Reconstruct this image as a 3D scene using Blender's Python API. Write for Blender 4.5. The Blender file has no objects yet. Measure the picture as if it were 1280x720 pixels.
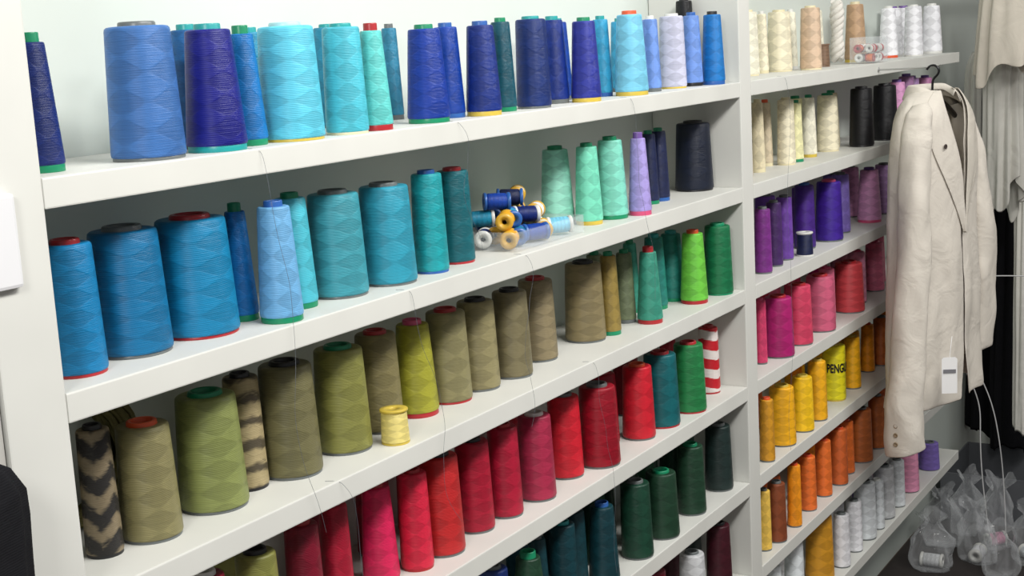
import bpy, bmesh, math, random
import numpy as np
from mathutils import Matrix, Vector, noise
random.seed(7)
scene=bpy.context.scene
coll=scene.collection
try: scene.view_settings.view_transform='Standard'
except Exception: pass
W=1.5; PW=.0507; W2=1.4692; D=.17; XC=W+PW; XE=XC+W2; TH=.026
ZS={1:1.41,2:1.228,3:1.0465,4:.8699,5:.6909,6:.5126,7:.3202}
# ------------------------------------------------ helpers
def lin(c):
    o=[]
    for v in c:
        v=v/255; o.append(v/12.92 if v<=.04045 else ((v+.055)/1.055)**2.4)
    return (o[0],o[1],o[2],1)
def empty(name,loc=(0,0,0)):
    o=bpy.data.objects.new(name,None); o.location=loc; o.empty_display_size=.03; coll.objects.link(o); return o
def mk(name,vs,fs,mat,parent=None,smooth=True,loc=None):
    me=bpy.data.meshes.new(name); me.from_pydata([tuple(v) for v in vs],[],fs); me.update()
    if smooth: me.polygons.foreach_set('use_smooth',[True]*len(me.polygons))
    if mat: me.materials.append(mat)
    o=bpy.data.objects.new(name,me); coll.objects.link(o)
    if parent: o.parent=parent
    if loc: o.location=loc
    return o
def box(name,x0,x1,y0,y1,z0,z1,mat,parent=None,bev=.0015):
    c=Vector(((x0+x1)/2,(y0+y1)/2,(z0+z1)/2))
    bm=bmesh.new(); bmesh.ops.create_cube(bm,size=1)
    for v in bm.verts: v.co=Vector((v.co.x*(x1-x0),v.co.y*(y1-y0),v.co.z*(z1-z0)))
    if bev: bmesh.ops.bevel(bm,geom=bm.edges[:],offset=bev,segments=2,affect='EDGES',profile=.6)
    me=bpy.data.meshes.new(name); bm.to_mesh(me); bm.free(); me.materials.append(mat)
    o=bpy.data.objects.new(name,me); coll.objects.link(o)
    if parent: o.parent=parent; c=c-parent.location
    o.location=c; return o
def lathe(name,prof,n=40):
    vs=[];fs=[];uv=[]; m=len(prof)
    for i in range(m):
        for j in range(n):
            a=2*math.pi*j/n; vs.append((prof[i][0]*math.cos(a),prof[i][0]*math.sin(a),prof[i][1]))
    for i in range(m-1):
        for j in range(n):
            k=(j+1)%n; fs.append((i*n+j,i*n+k,(i+1)*n+k,(i+1)*n+j)); u0=j/n;u1=(j+1)/n
            uv.append([(u0,prof[i][1]),(u1,prof[i][1]),(u1,prof[i+1][1]),(u0,prof[i+1][1])])
    me=bpy.data.meshes.new(name); me.from_pydata(vs,[],fs); me.update()
    l=me.uv_layers.new(name='UVMap'); k=0
    for q in uv:
        for p in q: l.data[k].uv=p; k+=1
    me.polygons.foreach_set('use_smooth',[True]*len(me.polygons))
    return me
class NT:
    def __init__(s,name):
        s.m=bpy.data.materials.new(name); s.m.use_nodes=True; s.t=s.m.node_tree; s.b=s.t.nodes['Principled BSDF']
    def n(s,ty,**k):
        q=s.t.nodes.new(ty)
        for a,b in k.items(): setattr(q,a,b)
        return q
    def l(s,a,b): s.t.links.new(a,b)
    def math(s,op,a,b=None,c=None):
        q=s.n('ShaderNodeMath',operation=op)
        for i,v in enumerate((a,b,c)):
            if v is None: continue
            if isinstance(v,(int,float)): q.inputs[i].default_value=v
            else: s.l(v,q.inputs[i])
        return q.outputs[0]
    def mix(s,f,a,b):
        q=s.n('ShaderNodeMix',data_type='RGBA')
        for i,v in ((0,f),(6,a),(7,b)):
            if isinstance(v,(int,float,tuple)): q.inputs[i].default_value=v
            else: s.l(v,q.inputs[i])
        return q.outputs[2]
    def sat01(s,a): return s.math('MINIMUM',s.math('MAXIMUM',a,0.),1.)
def sc(c,k): return (min(1,c[0]*k),min(1,c[1]*k),min(1,c[2]*k),1)
_m={}
def thread_mat(nm,rgb,rgb2=None,spec=None):
    key=('t',nm)
    if key in _m: return _m[key]
    T=NT('wound_thread_'+nm.replace(' ','_').replace('-','_'))
    c=lin(rgb); tc=T.n('ShaderNodeTexCoord'); sp=T.n('ShaderNodeSeparateXYZ'); T.l(tc.outputs['UV'],sp.inputs[0])
    u,v=sp.outputs[0],sp.outputs[1]; oi=T.n('ShaderNodeObjectInfo'); rnd=oi.outputs['Random']
    nz=T.math('MULTIPLY_ADD',rnd,1.4,2.2)
    vv=T.math('MULTIPLY',v,nz); u3=T.math('MULTIPLY',u,2.0)
    A=T.math('SINE',T.math('MULTIPLY',T.math('ADD',vv,u3),2*math.pi)); B=T.math('SINE',T.math('MULTIPLY',T.math('SUBTRACT',vv,u3),2*math.pi))
    k=T.sat01(T.math('MULTIPLY_ADD',T.math('MULTIPLY',A,B),5.0,.5))
    line=T.math('SINE',T.math('MULTIPLY',v,2*math.pi*96))
    cb=T.n('ShaderNodeCombineXYZ'); T.l(T.math('SINE',T.math('MULTIPLY',u,2*math.pi)),cb.inputs[0]); T.l(T.math('MULTIPLY',v,75.),cb.inputs[1]); T.l(T.math('COSINE',T.math('MULTIPLY',u,2*math.pi)),cb.inputs[2])
    st_=T.n('ShaderNodeTexNoise'); st_.inputs['Scale'].default_value=1.; st_.inputs['Detail'].default_value=2; T.l(cb.outputs[0],st_.inputs['Vector'])
    if rgb2:
        tri=T.math('PINGPONG',T.math('MULTIPLY',u,spec[1]),.5)
        ph=T.math('MULTIPLY_ADD',tri,spec[2],T.math('MULTIPLY',v,spec[0]))
        ph=T.math('MULTIPLY_ADD',st_.outputs[0],spec[4],ph)
        ph=T.math('MULTIPLY_ADD',k,spec[5],ph)
        kk=T.sat01(T.math('MULTIPLY_ADD',T.math('SUBTRACT',T.math('SINE',T.math('MULTIPLY',ph,2*math.pi)),spec[3]),spec[6],.5))
        ca=T.mix(kk,c,lin(rgb2))
    else: ca=T.mix(k,sc(c,.88),sc(c,1.09))
    nz2=T.n('ShaderNodeTexNoise'); nz2.inputs['Scale'].default_value=3.; nz2.inputs['Detail'].default_value=3
    T.l(tc.outputs['Object'],nz2.inputs['Vector'])
    br=T.math('ADD',T.math('MULTIPLY_ADD',line,.015,.70),T.math('MULTIPLY',nz2.outputs[0],.28))
    br=T.math('MULTIPLY_ADD',st_.outputs[0],.32,br)
    hs=T.n('ShaderNodeHueSaturation'); T.l(ca,hs.inputs['Color']); T.l(br,hs.inputs['Value'])
    T.l(hs.outputs[0],T.b.inputs['Base Color'])
    bp=T.n('ShaderNodeBump'); bp.inputs['Strength'].default_value=.35; bp.inputs['Distance'].default_value=.0007
    T.l(T.math('MULTIPLY_ADD',k,1.0,T.math('MULTIPLY_ADD',line,.3,T.math('MULTIPLY',st_.outputs[0],1.6))),bp.inputs['Height']); T.l(bp.outputs[0],T.b.inputs['Normal'])
    T.b.inputs['Roughness'].default_value=.43; T.b.inputs['Specular IOR Level'].default_value=.36
    _m[key]=T.m; return T.m
def plain(nm,rgb,rough=.4,noise=.08,scale=30,bump=0.,metal=0,spec=.5,alpha=1.,trans=0.):
    key=('p',nm)
    if key in _m: return _m[key]
    T=NT(nm); c=lin(rgb); tc=T.n('ShaderNodeTexCoord'); nz=T.n('ShaderNodeTexNoise'); nz.inputs['Scale'].default_value=scale; nz.inputs['Detail'].default_value=4
    T.l(tc.outputs['Object'],nz.inputs['Vector'])
    T.l(T.mix(nz.outputs[0],sc(c,1-noise),sc(c,1+noise)),T.b.inputs['Base Color'])
    T.b.inputs['Roughness'].default_value=rough; T.b.inputs['Metallic'].default_value=metal; T.b.inputs['Specular IOR Level'].default_value=spec
    T.b.inputs['Alpha'].default_value=alpha; T.b.inputs['Transmission Weight'].default_value=trans
    if bump:
        bp=T.n('ShaderNodeBump'); bp.inputs['Strength'].default_value=bump; bp.inputs['Distance'].default_value=.002
        T.l(nz.outputs[0],bp.inputs['Height']); T.l(bp.outputs[0],T.b.inputs['Normal'])
    _m[key]=T.m; return T.m
def cloth(nm,rgb,weave=900,crease=.5,cs=14):
    T=NT('cloth_'+nm); c=lin(rgb); tc=T.n('ShaderNodeTexCoord')
    w=T.n('ShaderNodeTexWave'); w.inputs['Scale'].default_value=weave/6; w.inputs['Distortion'].default_value=2
    w.bands_direction='Z'; T.l(tc.outputs['Object'],w.inputs['Vector'])
    nz=T.n('ShaderNodeTexNoise'); nz.inputs['Scale'].default_value=cs; nz.inputs['Detail'].default_value=5; nz.inputs['Distortion'].default_value=1.2
    T.l(tc.outputs['Object'],nz.inputs['Vector'])
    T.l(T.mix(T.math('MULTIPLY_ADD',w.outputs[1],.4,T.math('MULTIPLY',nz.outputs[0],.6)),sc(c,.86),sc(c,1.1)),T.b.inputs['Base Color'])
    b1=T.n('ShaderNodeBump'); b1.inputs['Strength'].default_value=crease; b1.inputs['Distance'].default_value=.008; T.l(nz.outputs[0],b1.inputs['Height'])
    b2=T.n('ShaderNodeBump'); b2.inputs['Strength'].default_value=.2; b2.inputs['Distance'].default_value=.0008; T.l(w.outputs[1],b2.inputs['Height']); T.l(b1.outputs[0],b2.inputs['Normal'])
    T.l(b2.outputs[0],T.b.inputs['Normal']); T.b.inputs['Roughness'].default_value=.85; T.b.inputs['Specular IOR Level'].default_value=.2
    return T.m
def tag(o,label,cat,group=None):
    o['label']=label; o['category']=cat
    if group: o['group']=group
def curve(name,pts,rad,mat,parent=None,res=4,bevres=2):
    cu=bpy.data.curves.new('tmp','CURVE'); cu.dimensions='3D'; cu.bevel_depth=rad; cu.bevel_resolution=bevres; cu.resolution_u=res; cu.use_fill_caps=True
    for pl in pts:
        s=cu.splines.new('NURBS'); s.points.add(len(pl)-1); s.order_u=min(4,len(pl)); s.use_endpoint_u=True
        for i,q in enumerate(pl): s.points[i].co=(*q,1)
    t=bpy.data.objects.new('tmp',cu); coll.objects.link(t); bpy.context.view_layer.update()
    me=bpy.data.meshes.new_from_object(t); bpy.data.objects.remove(t); bpy.data.curves.remove(cu)
    me.name=name; me.materials.clear(); me.materials.append(mat); me.polygons.foreach_set('use_smooth',[True]*len(me.polygons))
    o=bpy.data.objects.new(name,me); coll.objects.link(o)
    if parent: o.parent=parent
    return o
# ------------------------------------------------ camera
CP=np.array([-0.7673,-0.9219,1.4983])
a_,p_,r_=0.555,0.1746,-0.0548
F=np.array([math.cos(a_)*math.cos(p_),math.sin(a_)*math.cos(p_),-math.sin(p_)])
r0=np.array([math.sin(a_),-math.cos(a_),0.]); u0=np.cross(r0,F); R=math.cos(r_)*r0+math.sin(r_)*u0; U=np.cross(R,F)
cd=bpy.data.cameras.new('camera'); co=bpy.data.objects.new('camera',cd); coll.objects.link(co)
co.matrix_world=Matrix(((R[0],U[0],-F[0],CP[0]),(R[1],U[1],-F[1],CP[1]),(R[2],U[2],-F[2],CP[2]),(0,0,0,1)))
cd.lens=48.843; cd.sensor_width=36; cd.clip_start=.01; scene.camera=co
PAL={'navy':(14,34,98),'slate blue':(58,104,165),'deep blue':(22,88,145),'royal navy':(20,24,118),'bright blue':(16,104,170),'light turquoise':(88,188,212),
'teal blue':(30,128,160),'turquoise':(72,178,196),'aqua':(92,192,188),'dusky teal':(40,116,145),'royal blue':(10,50,142),'cobalt':(14,58,148),'dark blue':(16,42,118),'dark teal':(12,74,90),
'ink navy':(18,42,102),'indigo':(38,48,140),'sky blue':(50,148,188),'pale blue':(115,190,218),'periwinkle':(104,140,208),'lavender grey':(185,186,206),'azure':(20,110,180),
'cerulean':(12,112,162),'ocean blue':(8,102,148),'peacock blue':(12,118,162),'powder blue':(105,164,208),'sea teal':(58,142,156),'blue teal':(42,142,166),'green teal':(24,146,154),'deep teal':(10,90,100),
'mint':(142,207,187),'light mint':(115,207,178),'mint green':(122,202,182),'lavender':(160,146,208),'midnight navy':(18,28,66),'black navy':(10,20,40),
'khaki':(126,120,82),'olive green':(124,132,76),'brown khaki':(104,100,68),'olive':(124,124,64),'olive brown':(116,108,72),'lemon':(225,208,125),'chartreuse':(148,146,46),'taupe olive':(128,122,86),'sand khaki':(134,126,90),'dark taupe':(114,106,78),'taupe':(128,116,88),'camel brown':(124,112,80),'old gold':(138,118,60),'sage':(108,118,90),'sea green':(54,138,118),'pine teal':(34,118,108),'lime':(104,186,64),'forest green':(18,106,66),
'wine':(115,16,38),'crimson':(158,20,46),'raspberry':(200,30,80),'cherry red':(200,34,62),'brick red':(180,38,40),'dark red':(140,12,32),'ruby':(162,22,50),'rose red':(160,40,70),'scarlet':(192,28,44),'petrol':(12,90,96),'green':(34,120,66),'bottle green':(22,62,46),'dark green':(28,60,42),'spruce':(12,54,62),'emerald dark':(18,80,48),'charcoal green':(28,44,42),'maroon':(62,16,28),'pale grey':(200,202,204),
'cream':(222,214,188),'beige':(202,176,150),'ivory':(226,222,202),'brown':(116,90,70),'tan':(182,150,118),'white':(232,232,236),'oatmeal':(208,197,166),'pale yellow':(226,222,172),'stone':(192,178,152),'black':(14,14,18),'mauve':(150,110,150),'orchid':(192,130,172),
'plum':(116,44,126),'dark purple':(66,36,92),'violet':(104,62,154),'deep purple':(66,32,124),'ultraviolet':(58,28,136),'lilac':(126,106,184),'pink mauve':(212,150,194),'pale lilac':(176,140,190),
'hot pink':(204,62,104),'magenta':(164,28,102),'coral pink':(206,64,96),'dusty pink':(198,90,120),'soft red':(194,66,72),'rose':(216,112,142),'light pink':(228,152,184),
'mustard':(200,142,38),'golden yellow':(232,170,26),'yellow':(242,194,28),'lemon yellow':(228,216,36),'amber':(234,146,26),'orange':(224,110,44),'rust':(176,94,42),'burnt orange':(202,98,46),'chestnut':(130,68,40),'soft yellow':(228,188,84),'ice white':(222,227,230)}
CAPS={'green':(15,130,90),'teal':(30,150,150),'red':(165,36,42),'orange':(215,85,45),'yellow':(200,175,70),'grey':(100,105,105),'black':(30,30,32),'white':(215,215,210),'clear':(165,205,210),'pink':(205,80,120),'purple':(110,80,150),'cream':(215,205,170),'blue':(40,90,160),'gold':(205,160,50)}
# shelf, x mm, y mm, radius mm, height mm, colour, shape, core, base
C=[
(1,47,52,19,119,'navy','t','green','green'),(1,161,42,35,126,'slate blue','b','grey','grey'),(1,273,91,21,124,'deep blue','m','teal','grey'),(1,243,33,30,122,'royal navy','m','teal','teal'),(1,303,46,20,120,'bright blue','t','green','green'),(1,363,38,34,122,'light turquoise','b','clear','yellow'),(1,552,134,20,122,'teal blue','b','teal','grey'),(1,441,27,24,119,'turquoise','b','teal','cream'),(1,489,23,19,118,'aqua','t','red','red'),(1,675,134,13,120,'dusky teal','m','grey','grey'),(1,602,30,26,115,'royal blue','m','green','green'),(1,686,56,20,117,'cobalt','m','blue','blue'),(1,719,26,23,117,'dark blue','m','blue','yellow'),(1,795,43,17,121,'dark teal','m','green','green'),(1,859,35,24,122,'ink navy','b','teal','grey'),(1,964,62,21,122,'dark blue','m','teal','grey'),(1,989,25,22,118,'indigo','m','green','yellow'),(1,1133,74,16,121,'sky blue','m','teal','blue'),(1,1142,29,26,126,'pale blue','m','orange','yellow'),(1,1243,44,16,118,'periwinkle','m','white','grey'),(1,1343,53,23,121,'lavender grey','b','white','yellow'),(1,1408,47,18,122,'periwinkle','m','blue','black'),(1,1443,24,20,122,'azure','m','black','blue'),
(2,61,53,27,122,'cerulean','b','red','red'),(2,144,70,38,122,'ocean blue','b','grey','grey'),(2,233,70,41,121,'peacock blue','b','red','red'),(2,301,73,17,123,'bright blue','t','green','green'),(2,309,27,23,125,'powder blue','m','blue','green'),(2,376,62,23,125,'turquoise','m','green','green'),(2,448,61,34,120,'sea teal','b','grey','grey'),(2,531,52,34,119,'blue teal','b','grey','grey'),(2,609,45,22,125,'green teal','b','blue','blue'),(2,680,55,24,121,'deep teal','b','red','red'),(2,1022,100,26,117,'mint','m','green','green'),(2,1033,53,21,120,'light mint','m','green','yellow'),(2,1098,48,25,124,'mint green','m','green','green'),(2,1141,22,18,126,'lavender','t','purple','pink'),(2,1269,67,16,119,'midnight navy','m','green','green'),(2,1311,69,17,120,'midnight navy','m','green','blue'),(2,1460,73,34,121,'black navy','b','black','black'),
(3,85,72,18,126,'black and beige variegated','b','black','black'),(3,140,66,30,116,'khaki','b','orange','grey'),(3,233,72,36,122,'olive green','b','green','grey'),(3,294,80,22,126,'beige and black banded','b','black','black'),(3,352,68,34,127,'brown khaki','b','black','grey'),(3,447,70,33,124,'olive','b','green','grey'),(3,531,80,29,123,'olive brown','b','red','grey'),(3,489,28,17,41,'lemon','s','yellow','yellow'),(3,605,78,28,121,'chartreuse','m','pink','red'),(3,677,77,30,122,'taupe olive','b','red','red'),(3,745,75,29,123,'sand khaki','b','black','grey'),(3,819,67,28,123,'dark taupe','b','black','grey'),(3,918,84,29,121,'taupe','b','red','grey'),(3,1053,79,32,123,'camel brown','b','black','grey'),(3,1101,61,17,129,'old gold','m','green','green'),(3,1190,79,17,118,'sage','m','green','grey'),(3,1198,40,21,123,'sea green','t','red','red'),(3,1267,107,15,121,'sea green','m','green','green'),(3,1307,82,21,126,'pine teal','m','teal','green'),(3,1382,86,23,121,'pine teal','m','teal','green'),(3,1371,40,24,125,'lime','m','orange','red'),(3,1458,32,26,125,'forest green','b','green','green'),(3,1152,112,17,120,'sage','m','green','grey'),
(4,171,34,23,135,'wine','b','white','grey'),(4,249,38,25,130,'olive','b','black','grey'),(4,336,50,22,130,'wine','b','red','grey'),(4,403,59,19,129,'crimson','b','red','grey'),(4,490,64,23,124,'raspberry','m','red','red'),(4,545,50,21,126,'cherry red','b','red','red'),(4,603,51,29,131,'brick red','b','black','grey'),(4,689,57,26,125,'crimson','b','black','grey'),(4,753,49,24,128,'ruby','b','red','grey'),(4,831,45,27,124,'rose red','b','white','grey'),(4,933,56,27,125,'scarlet','b','grey','grey'),(4,1001,36,32,125,'dark red','b','grey','grey'),(4,1096,78,25,118,'dark red','b','red','grey'),(4,1149,43,27,121,'scarlet','b','orange','grey'),(4,1227,40,31,124,'petrol','b','red','red'),(4,1323,33,29,120,'green','b','red','red'),(4,1446,50,20,122,'red and white banded','b','red','red'),(4,1448,130,18,118,'dark red','m','black','grey'),
(4,300,122,24,124,'olive','b','black','grey'),(4,445,125,24,124,'wine','b','red','grey'),(4,565,128,24,124,'crimson','b','black','grey'),(4,655,130,24,122,'ruby','b','red','grey'),(4,880,128,25,122,'dark red','b','grey','grey'),(4,1270,125,24,120,'dark red','b','grey','grey'),
(5,694,38,23,130,'ink navy','b','grey','grey'),(5,771,30,27,123,'dark green','t','green','green'),(5,879,37,22,130,'spruce','b','teal','grey'),(5,985,28,24,125,'spruce','m','blue','grey'),(5,1100,29,26,125,'bottle green','b','grey','grey'),(5,1198,32,29,112,'dark green','b','green','grey'),(5,1242,92,28,121,'emerald dark','b','green','grey'),(5,1319,34,26,123,'dark green','b','green','grey'),(5,1453,40,26,122,'charcoal green','b','grey','grey'),
(5,937,50,19,128,'spruce','b','grey','grey'),(5,1050,78,21,122,'bottle green','b','grey','grey'),(5,824,47,17,126,'spruce','m','grey','grey'),(5,1385,76,22,118,'bottle green','b','grey','grey'),(5,1162,125,24,124,'dark green','b','green','grey'),(5,990,110,24,124,'spruce','b','teal','grey'),(5,880,110,24,124,'dark teal','b','grey','grey'),(5,780,110,25,124,'spruce','b','teal','grey'),(5,1330,125,24,122,'dark green','b','green','grey'),(5,1445,128,24,122,'bottle green','b','grey','grey'),(5,1085,132,24,122,'emerald dark','b','green','grey'),(5,1146,62,18,118,'bottle green','b','grey','grey'),
(6,1302,29,25,115,'pale grey','b','grey','grey'),(6,1424,32,24,126,'maroon','b','black','grey'),(6,1370,100,26,122,'maroon','b','grey','grey'),(6,1190,50,26,122,'wine','b','grey','grey'),(6,1260,100,26,122,'charcoal green','b','grey','grey'),(6,1465,110,26,122,'charcoal green','b','grey','grey'),
(1,1914,120,14,123,'cream','m','white','cream'),(1,1984,109,26,125,'cream','b','cream','cream'),(1,2034,60,23,130,'beige','b','cream','cream'),(1,2296,140,20,128,'ivory','m','white','white'),(1,2191,92,19,49,'brown','s','brown','brown'),(1,2462,102,26,139,'tan','m','cream','yellow'),(1,2720,100,24,127,'white','m','white','orange'),(1,2862,132,27,127,'white','b','purple','white'),(1,2956,130,27,128,'white','m','purple','white'),(1,2981,62,28,130,'white','m','white','white'),(1,2800,60,24,128,'white','b','white','white'),(1,1790,100,22,126,'ivory','b','cream','cream'),
(2,1753,70,15,139,'oatmeal','m','cream','cream'),(2,1869,99,15,132,'stone','m','orange','cream'),(2,1894,65,19,134,'cream','b','cream','cream'),(2,1952,66,16,125,'pale yellow','m','green','green'),(2,2053,74,17,130,'ivory','m','green','yellow'),(2,2185,78,25,126,'cream','b','green','cream'),(2,2280,102,20,127,'oatmeal','m','green','cream'),(2,2298,38,28,133,'black','b','black','black'),(2,2462,34,30,131,'black','b','black','black'),(2,2683,46,25,143,'mauve','m','purple','grey'),(2,2883,54,24,130,'orchid','m','purple','grey'),(2,1660,60,16,128,'stone','b','cream','cream'),(2,1640,115,22,126,'oatmeal','b','cream','cream'),(2,1790,122,22,126,'cream','b','cream','cream'),(2,2100,120,22,126,'pale yellow','m','green','cream'),(2,2580,40,26,134,'pink mauve','m','purple','grey'),(2,2780,60,25,134,'pale lilac','m','purple','grey'),
(3,1672,32,17,126,'plum','b','grey','grey'),(3,1753,41,17,128,'dark purple','b','grey','grey'),(3,1828,48,18,129,'violet','b','grey','grey'),(3,1976,59,23,136,'deep purple','b','blue','grey'),(3,1882,26,17,48,'midnight navy','s','white','white'),(3,2086,44,30,131,'ultraviolet','b','pink','grey'),(3,2205,58,22,133,'lilac','b','grey','grey'),(3,2379,47,28,126,'pink mauve','m','purple','pink'),(3,2523,56,24,122,'pale lilac','b','grey','grey'),
(4,1676,42,12,128,'hot pink','b','pink','grey'),(4,1748,34,31,121,'magenta','b','red','grey'),(4,1861,33,28,125,'coral pink','b','red','grey'),(4,1997,36,33,120,'dusty pink','b','red','grey'),(4,2204,41,35,114,'soft red','b','red','grey'),(4,2153,95,24,126,'magenta','b','pink','grey'),(4,2306,56,23,122,'light pink','b','pink','grey'),(4,2459,61,24,120,'rose','b','pink','grey'),
(5,1637,19,15,125,'mustard','b','orange','grey'),(5,1752,32,28,121,'golden yellow','b','yellow','grey'),(5,1857,28,24,116,'yellow','b','yellow','grey'),(5,1943,26,21,130,'golden yellow','b','yellow','grey'),(5,2110,46,26,126,'lemon yellow','p','yellow','yellow'),(5,2284,65,24,120,'golden yellow','b','yellow','grey'),(5,2377,54,17,117,'amber','b','orange','grey'),(5,2453,44,22,120,'rust','b','grey','grey'),(5,2218,40,20,122,'golden yellow','b','yellow','grey'),
(6,1636,29,15,123,'soft yellow','b','grey','grey'),(6,1691,24,20,122,'chestnut','b','grey','grey'),(6,1782,21,15,132,'amber','b','orange','grey'),(6,1886,30,19,119,'orange','b','orange','grey'),(6,1984,30,19,126,'orange','b','orange','grey'),(6,2069,24,20,129,'burnt orange','b','orange','grey'),(6,2248,32,28,127,'rust','b','grey','grey'),(6,2360,29,22,130,'rust','b','grey','grey'),(6,2150,36,21,124,'orange','b','orange','grey'),
(7,1838,45,22,140,'ice white','b','grey','grey'),(7,1997,46,32,147,'mustard','b','grey','grey'),(7,2079,24,20,124,'white','b','grey','grey'),(7,2269,31,28,139,'ice white','b','grey','grey'),(7,2422,32,28,132,'pale grey','b','grey','grey'),(7,2636,33,29,107,'light pink','b','grey','grey'),(7,2831,31,28,75,'lilac','b','grey','grey'),
(4,1857,82,14,118,'rose','b','grey','grey'),(4,2008,100,20,118,'hot pink','b','pink','grey'),(4,1760,110,26,122,'hot pink','b','pink','grey'),(4,2380,120,24,122,'light pink','b','pink','grey'),(4,2560,90,26,122,'dusty pink','b','pink','grey'),(4,1930,128,24,122,'coral pink','b','pink','grey'),(4,2095,55,20,118,'rose','b','pink','grey'),
(5,1818,70,13,121,'mustard','b','orange','grey'),(5,1941,70,14,117,'amber','b','orange','grey'),(5,1840,130,24,122,'orange','b','grey','grey'),(5,2040,110,24,122,'golden yellow','b','orange','grey'),(5,2175,108,22,120,'yellow','b','orange','grey'),(5,2350,120,24,122,'golden yellow','b','orange','grey'),(5,2540,60,24,120,'amber','b','grey','grey'),
(6,1750,50,14,115,'burnt orange','b','grey','grey'),(6,1935,66,14,116,'rust','b','grey','grey'),(6,1850,110,26,122,'orange','b','grey','grey'),(6,2060,90,26,122,'amber','b','grey','grey'),(6,2180,92,24,122,'orange','b','grey','grey'),(6,2330,90,24,122,'orange','b','grey','grey'),(6,2470,50,26,122,'burnt orange','b','grey','grey'),(6,1690,110,26,122,'amber','b','grey','grey'),
(7,2116,73,20,120,'ice white','b','grey','grey'),(7,2200,76,20,128,'white','b','grey','grey'),(7,2351,68,20,128,'lilac','b','grey','grey'),(7,2512,26,21,122,'ice white','b','grey','grey'),(7,2460,94,26,122,'pale grey','b','grey','grey'),(7,2570,95,26,122,'light pink','b','grey','grey'),(7,2730,60,28,118,'orchid','b','grey','grey'),(7,2900,90,28,118,'lilac','b','grey','grey'),(7,2180,28,20,122,'white','b','grey','grey'),(7,2340,24,19,122,'ice white','b','white','grey'),(7,1740,60,26,122,'ice white','b','grey','grey'),(7,1920,110,26,122,'white','b','grey','grey'),
(1,1479,91,19,150,'black','m','black','black'),(1,2122,135,15,126,'ivory','m','white','white'),(3,2041,95,16,122,'violet','b','grey','grey'),(3,2310,110,26,122,'lilac','b','grey','grey'),(3,2460,118,24,122,'pink mauve','b','grey','grey'),(3,1720,110,26,122,'plum','b','grey','grey'),(3,1900,115,24,122,'violet','b','grey','grey'),
(1,1060,110,22,120,'cobalt','m','teal','grey'),(1,1290,120,20,118,'sky blue','m','teal','grey'),(1,395,118,22,120,'teal blue','m','teal','grey')]
# ------------------------------------------------ room
white=plain('painted_white_board',(212,212,206),.5,.10,7,.05)
whitewall=plain('painted_back_panel',(207,214,207),.6,.05,4,.03)
wallm=plain('plaster_wall',(180,178,172),.7,.04,3,.05)
def st(o): o['kind']='structure'; return o
st(box('wall_back',-1.6,4.3,D,D+.08,0,2.5,whitewall,bev=0))
st(box('wall_right',4.3,4.38,-2.6,D+.08,0,2.5,wallm,bev=0))
st(box('wall_left',-1.6,-.064,.004,D,0,2.5,wallm,bev=0))
def floor_mat():
    T=NT('brown_floor_planks'); tc=T.n('ShaderNodeTexCoord'); br=T.n('ShaderNodeTexBrick'); br.inputs['Scale'].default_value=3
    br.inputs['Color1'].default_value=lin((80,60,46)); br.inputs['Color2'].default_value=lin((66,50,38)); br.inputs['Mortar'].default_value=lin((40,30,25)); br.inputs['Mortar Size'].default_value=.008
    T.l(tc.outputs['Object'],br.inputs['Vector']); T.l(br.outputs[0],T.b.inputs['Base Color']); T.b.inputs['Roughness'].default_value=.45; return T.m
st(box('floor',-1.6,4.3,-2.6,D,-.05,0,floor_mat(),bev=0))
# ------------------------------------------------ shelving unit
su=empty('shelving_unit',(W/2,D/2,0)); tag(su,'long white painted timber shelving holding rows of thread cones','shelf unit')
def upright(a,b): return box('upright',a,b,0,D-.001,0,2.2,white,su,.002)
upright(-.062,0); upright(W,XC)
for k,z in list(ZS.items()):
    box('shelf_board',.0005,W-.0005,.0,D-.001,z-TH,z,white,su,.0015); box('shelf_board',XC+.0005,XE,.0,D-.001,z-TH,z,white,su,.0015)
# ------------------------------------------------ cone meshes (unit: base radius 1, height 1)
def wprof(tr,z0,z1,sh):
    return [(.55,z0),(.93,z0),(.985,z0+.008),(1,z0+.025),(1-(1-tr)*.33,z0+(z1-z0)*.33),(1-(1-tr)*.66,z0+(z1-z0)*.66),(tr,z1-sh),(tr*.985,z1-sh*.45),(tr*.93,z1-sh*.12),(tr*.84,z1),(tr*.5,z1-.004)]
SH={'b':(.86,.02,.965,.035,.42),'m':(.74,.045,.955,.03,.36),'t':(.64,.05,.93,.025,.34),'p':(.95,.02,.97,.03,.4),'s':(.9,.06,.93,.02,.5)}
WM={};CM={};BM={}
for k,(tr,z0,z1,sh,cr) in SH.items():
    WM[k]=lathe('thread_winding_'+k,wprof(tr,z0,z1,sh))
    c0=cr+.08
    if k=='s': CM[k]=lathe('core_s',[(.3,.0),(.98,0),(1,.01),(1,.05),(.9,.06),(.9,.93),(1,.94),(1,.985),(.97,1),(.35,1),(.3,.97),(.3,.6)],32)
    else: CM[k]=lathe('core_'+k,[(c0+.1,z1-.12),(c0,z1-.012),(c0-.01,.992),(c0-.03,1),(c0-.09,1),(c0-.12,.992),(c0-.14,.9),(c0-.14,.7)] if k!='b' and k!='p' else [(c0+.02,z1-.05),(c0,z1+.004),(c0-.01,.99),(c0-.04,.998),(c0-.12,.998),(c0-.15,.99),(c0-.17,.9),(c0-.17,.7)],32)
    BM[k]=lathe('base_'+k,[(.6,0),(.95,0),(.965,.004),(.955,z0+.004),(.6,z0+.004)],36)
def capmat(c):
    rgb=CAPS.get(c) or PAL[c]; return plain('moulded_plastic_'+c,rgb,.35,.06,40)
def setmat(o,m):
    if len(o.data.materials)==0: o.data.materials.append(None)
    o.material_slots[0].link='OBJECT'; o.material_slots[0].material=m
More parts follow.
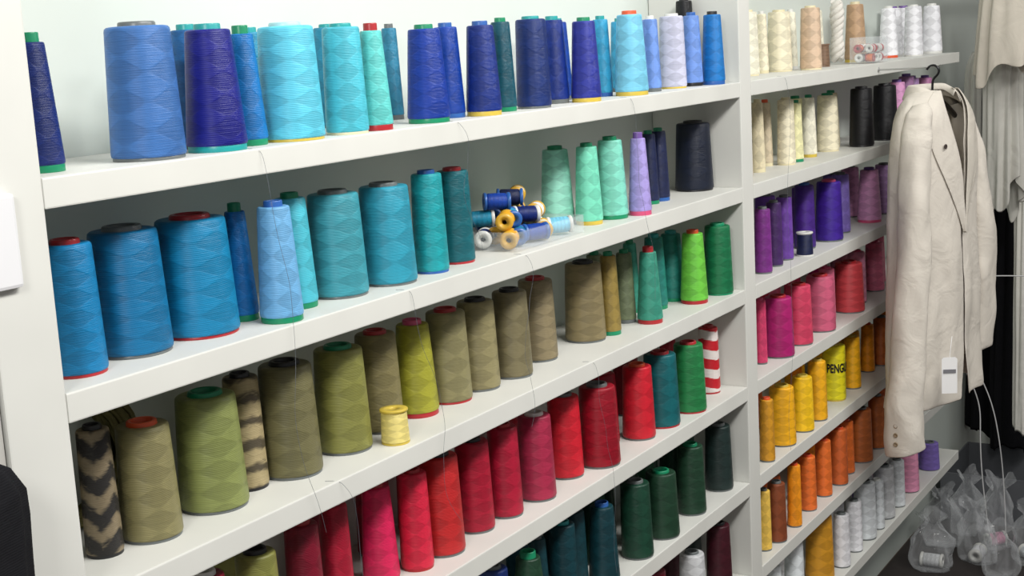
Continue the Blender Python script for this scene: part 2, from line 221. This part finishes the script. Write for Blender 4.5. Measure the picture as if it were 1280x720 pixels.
themes={(1,0):'blue',(2,0):'teal',(3,0):'olive',(4,0):'red',(5,0):'dark green',(6,0):'dark',(1,1):'cream and white',(2,1):'neutral',(3,1):'purple',(4,1):'pink',(5,1):'yellow',(6,1):'orange',(7,1):'pale'}
shn={'b':'broad','m':'tapered','t':'slim','s':'small','p':'straight'}
PG=None
for (s,x,y,r,h,col,shp,cap,base) in C:
    x/=1000;y/=1000;r=r/1000*.985;h/=1000
    z=ZS[s]; e=empty('thread_spool' if shp=='s' else 'thread_cone',(x,y,z)); bay=0 if x<W else 1
    if 'variegated' in col: m=thread_mat('variegated',(40,38,37),(128,115,92),(4.,3.0,.9,.15,.22,.1,1.0))
    elif 'beige and black banded' in col: m=thread_mat('banded',(164,149,112),(78,70,55),(5.,3.0,.6,.3,.22,.1,1.0))
    elif 'red and white' in col: m=thread_mat('red_white',(186,26,38),(222,212,208),(3.6,2.0,.35,.1,.12,.0,4.))
    else: m=thread_mat(col,PAL[col])
    rz=random.uniform(0,6.28)
    for nm,src,mt in (('thread_winding',WM[shp],m),('plastic_core',CM[shp],capmat(cap)),('base_flange',BM[shp],capmat(base))):
        if shp=='s' and nm=='base_flange': continue
        o=bpy.data.objects.new(nm,src); coll.objects.link(o); setmat(o,mt); o.parent=e; o.scale=(r,r,h); o.rotation_euler=(0,0,rz)
        if nm!='thread_winding': o['label']=(cap if nm=='plastic_core' else base)+' plastic'
    nk='spool' if shp=='s' else 'cone'
    tag(e,('%s thread %s with %s core among %s threads' if ' and ' in col else '%s '+shn[shp]+' thread %s with %s core among %s threads')%(col,nk,cap,themes[(s,bay)]),'thread '+nk,'thread cones on the %s shelf'%themes[(s,bay)])
    if shp=='p': PG=(e,x,y,r,h)
# lettering on yellow cone
e,x,y,r,h=PG
fc=bpy.data.curves.new('txt','FONT'); fc.body='PENGUIN'; fc.size=.027; fc.extrude=.0002; fc.offset=.0007; fc.align_x='LEFT'; fc.align_y='CENTER'
to=bpy.data.objects.new('txt',fc); coll.objects.link(to); bpy.context.view_layer.update()
me=bpy.data.meshes.new_from_object(to); bpy.data.objects.remove(to)
bm=bmesh.new(); bm.from_mesh(me); bmesh.ops.subdivide_edges(bm,edges=bm.edges[:],cuts=1)
xs=[v.co.x for v in bm.verts]; x0,x1=min(xs),max(xs); an0=math.atan2(CP[1]-y,CP[0]-x)-.60; span=2.55
for v in bm.verts:
    zz=h*.58+v.co.y; rr=r*(1-.05*(zz/h))+.0010+v.co.z; an=an0+(v.co.x-x0)/(x1-x0)*span
    v.co=Vector((rr*math.cos(an),rr*math.sin(an),zz))
bm.to_mesh(me); bm.free(); me.materials.clear(); me.materials.append(plain('black_print',(25,25,30),.5))
o=bpy.data.objects.new('lettering',me); coll.objects.link(o); o.parent=e; o['label']='black printed capital lettering'
# ------------------------------------------------ tray of small spools
clear=plain('clear_plastic',(225,232,235),.12,.02,10,alpha=.14)
def tray(x0,x1,y0,y1,z,hh,label,name='plastic_tray'):
    t=empty(name,((x0+x1)/2,(y0+y1)/2,z)); tag(t,label,'plastic tray'); w=.0012
    box('tray_base',x0,x1,y0,y1,z,z+.002,clear,t,.0005)
    for q in ((x0,x0+w,y0,y1),(x1-w,x1,y0,y1),(x0+w,x1-w,y0,y0+w),(x0+w,x1-w,y1-w,y1)): box('tray_wall',*q,z+.002,z+hh,clear,t,.0005)
tray(.762,.948,.016,.160,1.228,.026,'low clear plastic tray heaped with small colourful thread spools')
sw=lathe('small_winding',[(.3,-.38),(.78,-.38),(.9,-.33),(.92,0),(.9,.33),(.78,.38),(.3,.38)],24)
sf=lathe('small_core',[(.28,-.3),(.28,-.5),(.95,-.5),(1,-.47),(.97,-.40),(.5,-.38),(.5,.38),(.97,.40),(1,.47),(.95,.5),(.28,.5),(.28,.3)],24)
def small(x,y,z,rad,ln,ax,col,cap,grp,lab,tilt=0):
    e=empty('thread_spool',(x,y,z)); e.rotation_euler=(0,math.pi/2+tilt,ax)
    for nm,src,mt in (('thread_winding',sw,thread_mat(col,PAL[col])),('plastic_core',sf,capmat(cap))):
        o=bpy.data.objects.new(nm,src); coll.objects.link(o); setmat(o,mt); o.parent=e; o.scale=(rad,rad,ln)
    tag(e,lab,'thread spool',grp)
rd=random.Random(21); RS=.0122; LN=.036; Z0=1.228+.0025+RS
def sp_(x,y,lay,ang,col,cap,tilt=0.): small(x,y,Z0+lay,RS,LN,ang+rd.uniform(-.12,.12),col,cap,'small thread spools in the tray','small %s thread spool lying on its side in the tray'%col,tilt)
bc=['golden yellow','teal blue','cobalt','ivory','pale blue','navy','white','tan','sky blue','white','midnight navy','white','teal blue','cobalt','ivory']
bcp=['gold','blue','blue','gold','white','white','gold','gold','blue','cream','gold','white','blue','white','gold']
k=0
for iy,yy in enumerate((.040,.080,.120)):
    for ix in range(5):
        ang=[.55,.5,-.6,.6,-.7,.4,.6,-.9,.5,.5,.5,.6,-.5,.5,.4][k]
        sp_(.785+ix*.0335,yy+(ix%2)*.006,0,ang,bc[k],bcp[k]); k+=1
for x,y,a,c_,cp in ((.797,.052,.5,'golden yellow','gold'),(.826,.060,.55,'sky blue','blue'),(.860,.058,-.8,'navy','white'),(.896,.064,.5,'white','gold'),(.805,.096,-.9,'teal blue','white'),(.845,.102,.5,'navy','blue'),(.880,.104,.6,'sky blue','gold'),(.912,.106,.5,'cobalt','gold')):
    sp_(x,y,.0228,a,c_,cp,rd.uniform(-.06,.06))
for x,y,a,c_,cp in ((.815,.076,-.95,'cobalt','blue'),(.862,.084,-.95,'midnight navy','blue'),(.895,.092,.5,'white','gold')):
    sp_(x,y,.0456,a,c_,cp,.04)
tray(2.30,2.40,.008,.064,1.41,.058,'small clear plastic box of red and clear bobbins','plastic_box')
for i in range(16):
    col=['orange','white','scarlet','ivory'][(i*5+i//3)%4]
    small(2.314+(i%4)*.023,.022+((i//4)%2)*.026,1.41+.0125+(i//8)*.0205,.0095,.018,rd.choice((0,.3,1.57,1.2)),col,'red' if i%3==0 else 'white','bobbins in the box','tiny %s bobbin stacked in a clear box'%col)
hp=[]
for s3 in range(3):
    hp.append([(.009*math.cos(t*.9+s3*2.094)*(1+.25*math.sin(t*.5)),.009*math.sin(t*.9+s3*2.094)*(1+.25*math.sin(t*.5)),.010+t*.0062) for t in range(22)])
o=curve('cord_hank',hp,.0075,cloth('white_cord',(222,218,210),1500,.3)); o.location=(2.355,.110,1.41); tag(o,'tall twisted hank of white cord between cream cones','cord')
# ------------------------------------------------ yarn skein
rd=random.Random(3); pts=[]
for i in range(80):
    pl=[]; ph=rd.uniform(0,6.28); tl=rd.uniform(-.6,.6); sx=rd.uniform(.6,1)
    for j in range(13):
        t=j/12*2*math.pi+ph; pl.append((.084*sx*math.cos(t),.010*math.sin(t*2+tl*5)+tl*.010,.075+.071*(.5+.5*sx)*math.sin(t)+.003*math.sin(5*t+i)))
    pts.append(pl)
o=curve('yarn_skein',pts,.0022,plain('olive_yarn',(96,90,48),.8,.3,60),bevres=1); o.location=(.118,.143,ZS[3]); tag(o,'loose tangled olive green yarn skein behind the thread cones','yarn')
# ------------------------------------------------ loose threads
tm=plain('dark_thread',(96,100,108),.7); rd=random.Random(5)
for X,z1,z0,cx in ((.268,1.41,1.0,.03),(.5,1.228,.93,.06),(.76,1.228,1.0,-.03),(1.08,1.41,1.1,.04),(.93,1.0465,.72,.04),(1.72,1.41,.70,-.02),(.62,1.41,1.25,.01),(.35,1.0465,.8,.05)):
    a1,a2=rd.uniform(0,6),rd.uniform(3,6)
    pl=[(X-.012,.012,z1+.0006),(X-.004,.0,z1+.0006),(X,-.002,z1-.004)]
    for j in range(1,13):
        f=j/12; pl.append((X+cx*f+.016*math.sin(a1+a2*f*2)*f**.5,-.003-rd.uniform(0,.006),z1-(z1-z0)*f))
    o=curve('loose_thread',[pl],.0002,tm,bevres=1); tag(o,'fine dark loose thread trailing over the shelf edges','thread','loose threads')
# ------------------------------------------------ switch and black cloth
sp=empty('switch_plate',(-.07,-.004,1.364)); tag(sp,'white plastic switch plate on the shelf upright and wall','switch plate')
pw=plain('switch_plastic',(222,222,224),.3,.02)
box('plate',-.104,-.034,-.007,-.0005,1.326,1.402,pw,sp,.003); box('rocker_switch',-.082,-.064,-.011,-.007,1.35,1.38,pw,sp,.0015)
def loft(name,rings,mat,parent=None,closed=True,solid=.002,sub=1):
    n=len(rings[0]); vs=[p for r in rings for p in r]; fs=[]
    for i in range(len(rings)-1):
        for j in range(n if closed else n-1):
            k=(j+1)%n; fs.append((i*n+j,i*n+k,(i+1)*n+k,(i+1)*n+j))
    if parent: vs=[(p[0]-parent.location.x,p[1]-parent.location.y,p[2]-parent.location.z) for p in vs]
    o=mk(name,vs,fs,mat,parent)
    if solid:
        m=o.modifiers.new('s','SOLIDIFY'); m.thickness=solid; m.offset=0
    if sub:
        m=o.modifiers.new('ss','SUBSURF'); m.levels=1; m.render_levels=1
    return o
def garment_rings(cx,cy,z1,z0,w1,w0,d1,d0,folds=5,amp=.12,n=64,m=22,seed=1,topround=.05,hem=.012):
    rd=random.Random(seed); ph=rd.uniform(0,6); R=[]
    for i in range(m+1):
        f=i/m; k=min(1,math.sqrt(max(0,f/topround))) if topround else 1
        w=(w1+(w0-w1)*f)*max(.25,k); d=(d1+(d0-d1)*f)*max(.3,k); r=[]
        for j in range(n):
            t=2*math.pi*j/n; s1=math.sin(folds*t+ph+1.3*math.sin(f*2)); g=1+amp*f**.4*(1-abs(s1))**.6*1.6-amp*.6+amp*.5*math.sin(folds*2.3*t+ph*2+f*3)
            z=z1+(z0-z1)*f+hem*f*math.sin(2*t+ph)+hem*.5*f*math.sin(5*t)
            nn=noise.noise(Vector((math.cos(t)*1.5,math.sin(t)*1.5+seed,z*5)))*.12
            r.append((cx+w*math.cos(t)*(g+nn),cy+d*math.sin(t)*(g+nn),z))
        R.append(r)
    return R
blk=cloth('black',(18,18,22))
o=loft('black_apron',garment_rings(-.2,-.035,1.235,.35,.125,.125,.022,.024,7,.06,seed=4,topround=.008,hem=.003),blk); tag(o,'black fabric apron hanging beside the white shelf upright','apron')
# ------------------------------------------------ linen jacket
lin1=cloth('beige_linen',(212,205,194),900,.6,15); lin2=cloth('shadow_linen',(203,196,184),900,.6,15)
J=empty('jacket',(2.3,-.12,.67)); tag(J,'pale beige linen blazer hanging open in front of the shelves','jacket')
th=-.14; S=np.array([math.cos(th),math.sin(th),0]); O=np.array([math.sin(th),-math.cos(th),0]); ZZ=np.array([0,0,1.])
cen=np.array([2.30,-.118,0])
def wr(p,a=.006,s=0):
    v=Vector((p[0]*13+s,p[1]*13,p[2]*7+p[0]*6)); q=Vector((p[0]*34,p[1]*34+s,p[2]*24+p[1]*20))
    n1=noise.noise_vector(v); n2=noise.noise_vector(q)
    n3=abs(noise.noise(Vector((p[0]*20+s,p[1]*20,p[2]*9+p[0]*14))))
    return (p[0]+a*n1.x+a*.3*n2.x-a*n3*1.0,p[1]+a*n1.y+a*.3*n2.y-a*n3*1.0,p[2]+a*.3*n1.z)
prof=[(1.350,.060,.040,132,48),(1.340,.090,.044,126,57),(1.320,.136,.049,118,66),(1.290,.165,.055,111,75),(1.24,.174,.062,104,82),(1.17,.174,.067,98,87),(1.08,.170,.069,94,90),(1.0,.168,.070,93,91),(.9,.172,.072,93,91),(.8,.176,.074,94,90),(.73,.180,.076,97,88),(.675,.182,.078,102,84)]
def interp(z):
    for a,b in zip(prof,prof[1:]):
        if a[0]>=z>=b[0]:
            q=(a[0]-z)/(a[0]-b[0]); return [a[i]*(1-q)+b[i]*q for i in range(5)]
    return list(prof[0] if z>prof[0][0] else prof[-1])
def surf(tdeg,z,off=0.):
    _,w,d,_a,_b=interp(z); t=math.radians(tdeg); f=max(0,min(1,(1.3-z)/.63))
    k=1+.07*f*math.sin(7*t+2*f)+.025*f*math.sin(13*t+9*z)
    p=cen+S*(w*k+off)*math.cos(t)+O*(d*k+off)*math.sin(t)+ZZ*z
    return np.array(wr(p,.006))
R=[]
N=80; zz=[p[0] for p in prof]; zl=[]
for a,b in zip(zz,zz[1:]):
    m_=max(1,int(round((a-b)/.015)))
    zl+=[a+(b-a)*q/m_ for q in range(m_)]
zl.append(zz[-1])
for z in zl:
    _,w,d,ta,tb=interp(z); R.append([tuple(surf(ta+(tb+360-ta)*j/(N-1),z)) for j in range(N)])
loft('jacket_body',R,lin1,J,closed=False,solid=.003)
def tube(pts,rads,n=30,seed=0,sq=.8,am=.045):
    R=[];rd=random.Random(seed);ph=rd.uniform(0,6); K=54
    for i in range(K+1):
        f=i/K*(len(pts)-1); a=min(int(f),len(pts)-2); q=f-a
        p=np.array(pts[a])*(1-q)+np.array(pts[a+1])*q; rr=rads[a]*(1-q)+rads[a+1]*q; r=[]
        for j in range(n):
            t=2*math.pi*j/n; k=1+am*math.sin(3*t+ph+f*1.3)+am*.8*math.sin(i*.65+2*math.sin(t+ph))*math.sin(t*2+ph)
            r.append(wr((p[0]+rr*1.05*math.cos(t)*k,p[1]+rr*sq*math.sin(t)*k,p[2]-.01*math.sin(t)*(1 if i==K else .3)),.007,seed*5))
        R.append(r)
    return R
loft('sleeve',tube([(2.18,-.120,1.326),(2.158,-.124,1.302),(2.14,-.126,1.25),(2.128,-.126,1.15),(2.115,-.124,1.0),(2.095,-.117,.8),(2.085,-.114,.70),(2.09,-.118,.595)],[.014,.026,.032,.034,.034,.036,.040,.042],seed=2,sq=.95),lin1,J,solid=.003)
loft('sleeve',tube([(2.43,-.136,1.310),(2.448,-.142,1.285),(2.465,-.152,1.22),(2.48,-.166,1.12),(2.487,-.174,1.02),(2.488,-.174,.9),(2.48,-.170,.735)],[.014,.025,.034,.040,.045,.043,.038],seed=5,sq=.85),lin1,J,solid=.003)
R=[]
for z,s,up in ((1.330,1.25,0),(1.346,1.12,.0),(1.358,1.02,.0),(1.361,.95,0),(1.345,.88,0)):
    R.append([tuple(cen+S*.064*s*math.cos(t)+O*.048*s*math.sin(t)+ZZ*(z-.022*max(0,math.sin(t)))) for t in [math.radians(132+(408-132)*j/24) for j in range(25)]])
loft('collar',R,lin1,J,closed=False,solid=.003)
LP=[(1.350,4,14),(1.335,5,24),(1.31,6,34),(1.285,6,44),(1.272,6,48),(1.262,6,33),(1.22,4,32),(1.17,3,25),(1.12,2,15),(1.07,1,6),(1.04,0,1)]
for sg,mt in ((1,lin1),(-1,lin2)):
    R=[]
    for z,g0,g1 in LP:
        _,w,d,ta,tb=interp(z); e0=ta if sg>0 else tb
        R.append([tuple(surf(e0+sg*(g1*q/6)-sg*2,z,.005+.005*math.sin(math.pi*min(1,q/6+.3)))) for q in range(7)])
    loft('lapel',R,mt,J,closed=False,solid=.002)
R=[[tuple(cen+S*(w-.016)*math.cos(t)+O*(d-.014)*math.sin(t)+ZZ*z) for t in [math.radians(185+170*j/20) for j in range(21)]] for z,w,d,_a,_b in prof[1:]]
loft('lining',R,cloth('pale_lining',(205,198,184)),J,closed=False,solid=.001)
bmn=lathe('button',[(0.0001,0),(.9,0),(1,.15),(1,.3),(.8,.4),(.6,.28),(.0001,.28)],20)
def button(nm,p,dirv,rs,m):
    o=bpy.data.objects.new(nm,bmn); coll.objects.link(o); setmat(o,m); o.parent=J; dirv=Vector(dirv).normalized()
    o.location=Vector(p)-J.location; o.scale=rs; o.rotation_euler=dirv.to_track_quat('Z','Y').to_euler(); return o
hb=plain('horn_button',(140,122,98),.3)
for z in (.622,.642,.662): button('cuff_button',(2.090-.045,-.108,z),(-1,.1,0),(.005,.005,.010),hb)
button('brooch',surf(interp(1.235)[3]+16,1.235,.010),(-.6,-.8,0),(.0035,.0055,.009),plain('dark_metal',(60,50,46),.3))
hg=plain('dark_hanger',(40,34,32),.35); H=empty('coat_hanger',(2.3,-.118,1.33)); tag(H,'dark coat hanger inside the beige jacket hooked on a peg','coat hanger')
stl=plain('hook_steel',(40,40,42),.3,metal=.6)
curve('hook',[[(0,0,.01),(0,0,.03),(0,0,.042),(0,-.012,.05),(0,-.016,.062),(0,-.006,.073),(0,.008,.070),(0,.012,.062)]],.0026,stl,H)
curve('hanger_bar',[[tuple(S*q*.14+np.array([0,0,.004-.058*abs(q)**1.4])) for q in [i/8 for i in range(-8,9)]]],.006,hg,H)
PGo=empty('coat_peg',(2.3,-.0,1.396)); tag(PGo,'metal peg on the shelf edge holding the jacket hanger','peg')
curve('peg_rod',[[(0,-.001,0),(0,-.06,0),(0,-.125,0),(0,-.135,.006)]],.0018,plain('peg_steel',(190,190,188),.3,metal=.6),PGo)
o=bpy.data.objects.new('peg_plate',bmn); coll.objects.link(o); setmat(o,plain('peg_steel',(190,190,188))); o.parent=PGo; o.scale=(.006,.006,.005); o.rotation_euler=(math.pi/2,0,0)
tg=empty('price_tag',(2.120,-.200,.80)); tg.rotation_euler=(0,0,math.radians(-62)); tag(tg,'small white cardboard price tag hanging from the jacket','price tag')
tw=plain('white_card',(240,240,240),.6,.02)
mk('tag_card',[(-.016,0,-.078),(.016,0,-.078),(.016,0,-.004),(.012,0,0),(-.012,0,0),(-.016,0,-.004)],[(0,1,2,3,4,5)],tw,tg,False).modifiers.new('s','SOLIDIFY').thickness=.0006
box('printed_band',-.013,.013,-.0012,-.0004,-.030,-.022,plain('grey_print',(120,120,125),.6),tg,0).location=(0,-.0009,-.03)
curve('tag_string',[[(0,0,-.004),(0.002,0,.02),(.01,.02,.04)]],.0006,tw,tg)
# ------------------------------------------------ garments on a rail at the far end
RL=empty('clothes_rail',(3.7,-.06,1.66)); tag(RL,'wall mounted metal clothes rail carrying garments beyond the shelves','clothes rail'); mt=plain('chrome_tube',(180,182,186),.25,metal=1)
curve('rail_tube',[[(-.58,0,0),(-.2,0,0),(.2,0,0),(.598,0,0)]],.012,mt,RL)
for sx in (-.56,): curve('rail_bracket',[[(sx,.228,.0),(sx,.1,0),(sx,.0,0)]],.010,mt,RL)
def gar(name,label,cat,cx,cy,z1,z0,w1,w0,d1,d0,col,seed,folds=5,amp=.12,hem=.012):
    o=loft(name,garment_rings(cx,cy,z1,z0,w1,w0,d1,d0,folds,amp,seed=seed,hem=hem),col); tag(o,label,cat); return o
cw=cloth('cream',(218,210,196)); gw=cloth('greyish_white',(210,208,200)); ww=cloth('soft_white',(228,226,218))
gar('folded_trousers','cream cotton trousers folded over the rail','trousers',3.20,-.095,1.675,1.345,.03,.045,.070,.085,cw,1,5,.2,.03)
gar('hanging_shirt','greyish white shirt draped in long folds on the rail','shirt',3.31,-.050,1.64,.98,.03,.045,.042,.050,gw,2,6,.3,.05)
gar('hanging_skirt','long white skirt in deep folds on the rail','skirt',3.43,-.092,1.64,.28,.03,.035,.026,.028,ww,6,5,.25)
gar('hanging_dress','white cotton dress with soft vertical folds','dress',3.46,.062,1.40,.62,.03,.03,.024,.034,ww,3,4,.3,.05)
gar('hanging_scarf','narrow black scarf hanging between white garments','scarf',3.40,.020,1.40,.72,.012,.014,.007,.009,blk,19,3,.2)
gar('hanging_coat','long black coat hanging among the white garments','coat',3.62,-.010,1.40,.16,.03,.04,.045,.048,blk,8,4,.2)
gar('hanging_trousers','long black trousers hanging behind the white dress','trousers',3.78,.088,1.34,.16,.03,.04,.060,.062,blk,5,3,.15)
gar('dark_dress','long black dress hanging near the end wall','dress',3.98,-.06,1.35,.12,.035,.045,.10,.12,blk,15,5,.2)
wc=plain('white_cable',(205,205,205),.4)
for i,(pl) in enumerate(([(3.16,-.28,.80),(3.13,-.12,.79),(3.11,-.05,.81),(3.09,.02,.78)],[(3.06,.03,.62),(3.08,-.02,.5),(3.12,-.05,.42),(3.06,-.04,.3),(3.1,-.07,.03)],[(3.05,-.0,.6),(3.1,-.06,.50),(3.07,-.10,.36),(3.13,-.10,.2),(3.11,-.11,.03)])):
    o=curve('power_cable',[pl],.0017,wc,res=8); tag(o,'white electrical cable hanging beside the shelf end','cable','white cables')
tb=plain('frosted_plastic',(90,92,96),.35,.03)
tub=empty('storage_tub',(3.5,-.03,0)); tag(tub,'grey plastic storage tub standing on the floor below the garments','storage tub')
for q in ((3.33,3.67,-.17,-.165,.004,.15),(3.33,3.67,.125,.13,.004,.15),(3.33,3.335,-.165,.125,.004,.15),(3.665,3.67,-.165,.125,.004,.15)): box('tub_wall',*q,tb,tub,.001)
box('tub_base',3.33,3.67,-.17,.13,0,.004,tb,tub,.001)
def bagmesh(i,sx,sy,sz):
    # smooth upright film bag: pleated sides, gathered neck
    vs=[];fs=[];n=48;m=20;rd=random.Random(i*3+1);ph=rd.uniform(0,6)
    for a in range(m+1):
        f=a/m; z=f; w=(1-.1*math.exp(-f*12))*(1 if f<.55 else 1-.72*((f-.55)/.3) if f<.85 else .28+.5*((f-.85)/.15))
        for b in range(n):
            t=2*math.pi*b/n; pl=1+.10*math.sin(5*t+ph+3*f)*(f+.2)+.05*math.sin(11*t+ph*2)*(f+.3)
            q=noise.noise(Vector((math.cos(t)*1.4+i*5,math.sin(t)*1.4,f*2.6)))
            rr=w*pl*(1+.28*q); c4=abs(math.cos(t))**4+abs(math.sin(t))**4; rr*=c4**(-.12)
            vs.append((sx*rr*math.cos(t)+.25*sx*f*f*math.sin(ph),sy*rr*math.sin(t),sz*2*z*(1+.08*math.sin(3*t+ph)*f)))
    for a in range(m):
        for b in range(n): k=(b+1)%n; fs.append((a*n+b,a*n+k,(a+1)*n+k,(a+1)*n+b))
    fs.append(tuple(range(n-1,-1,-1)))
    return vs,fs
def bagmat():
    T=NT('clear_plastic_film'); tc=T.n('ShaderNodeTexCoord'); nz=T.n('ShaderNodeTexNoise'); nz.inputs['Scale'].default_value=14; nz.inputs['Detail'].default_value=1; nz.inputs['Distortion'].default_value=2.5
    T.l(tc.outputs['Object'],nz.inputs['Vector']); bp=T.n('ShaderNodeBump'); bp.inputs['Strength'].default_value=.7; bp.inputs['Distance'].default_value=.01; T.l(nz.outputs[0],bp.inputs['Height']); T.l(bp.outputs[0],T.b.inputs['Normal'])
    T.b.inputs['Base Color'].default_value=lin((240,243,246)); T.b.inputs['Roughness'].default_value=.07; T.b.inputs['Specular IOR Level'].default_value=1.
    lw=T.n('ShaderNodeLayerWeight'); lw.inputs[0].default_value=.35; T.l(bp.outputs[0],lw.inputs['Normal'])
    T.l(T.sat01(T.math('MULTIPLY_ADD',lw.outputs['Facing'],.5,.07)),T.b.inputs['Alpha']); return T.m
bg=bagmat()
for i,(x,y,sx,sy,sz) in enumerate(((2.93,.05,.05,.055,.075),(3.03,-.05,.05,.045,.085),(2.95,-.13,.045,.04,.07),(3.08,-.18,.05,.045,.08),(3.20,-.27,.055,.05,.08),(3.16,-.07,.045,.045,.10),(3.12,.07,.045,.05,.085),(3.24,.03,.04,.05,.09))):
    vs,fs=bagmesh(i,sx,sy,sz); o=mk('plastic_bag',vs,fs,bg); o.location=(x,y,.0045); o.rotation_euler=(0,0,i*1.1); tag(o,'creased clear plastic bag of sewing supplies below hanging garments','plastic bag','plastic bags')
for i,(x,y,z,c_) in enumerate(((3.03,-.05,.018,'white'),(3.08,-.18,.018,'ice white'),(2.93,.05,.018,'pale grey'),(3.16,-.07,.018,'light pink'))):
    small(x,y,z+.006,.020,.06,i*.8,c_,'white','reels in the bags','pale thread reel lying inside a clear plastic bag')
o=curve('red_cord',[[(2.93,-.32,.006),(3.02,-.31,.04),(3.12,-.35,.02),(3.25,-.36,.05),(3.33,-.38,.006)]],.0018,plain('red_cord',(150,50,45),.5)); tag(o,'thin red cord lying on the floor beside plastic bags','cord')
dm=empty('floor_mat',(3.1,-.1,0)); tag(dm,'dark rubber mat on the floor beneath the bags','mat')
box('mat_sheet',2.55,3.7,-.6,.165,.0005,.003,plain('dark_rubber',(46,40,38),.8),dm,.0005)
# ------------------------------------------------ lights
def area(nm,loc,tgt,sx,sy,e,col=(1,1,1)):
    l=bpy.data.lights.new(nm,'AREA'); l.shape='RECTANGLE'; l.size=sx; l.size_y=sy; l.energy=e; l.color=col
    o=bpy.data.objects.new(nm,l); coll.objects.link(o); o.location=loc; o.rotation_euler=(Vector(tgt)-Vector(loc)).to_track_quat('-Z','Y').to_euler()
area('ceiling_light',(.4,-1.15,2.5),(.4,0,1.1),1.3,.25,37,(1,.985,.95))
area('ceiling_light_far',(1.9,-1.4,2.45),(2.0,0,1.1),1.1,.25,22,(1,.985,.95))
area('added_side_fill',(-1.3,-.75,2.1),(2.4,0,1.1),.4,.4,14,(1,.985,.96))  # added fill from the camera side, lightens cones in the jacket's shadow
w=bpy.data.worlds.new('world'); scene.world=w; w.use_nodes=True; b=w.node_tree.nodes['Background']; b.inputs[0].default_value=(.98,.98,.98,1); b.inputs[1].default_value=.25
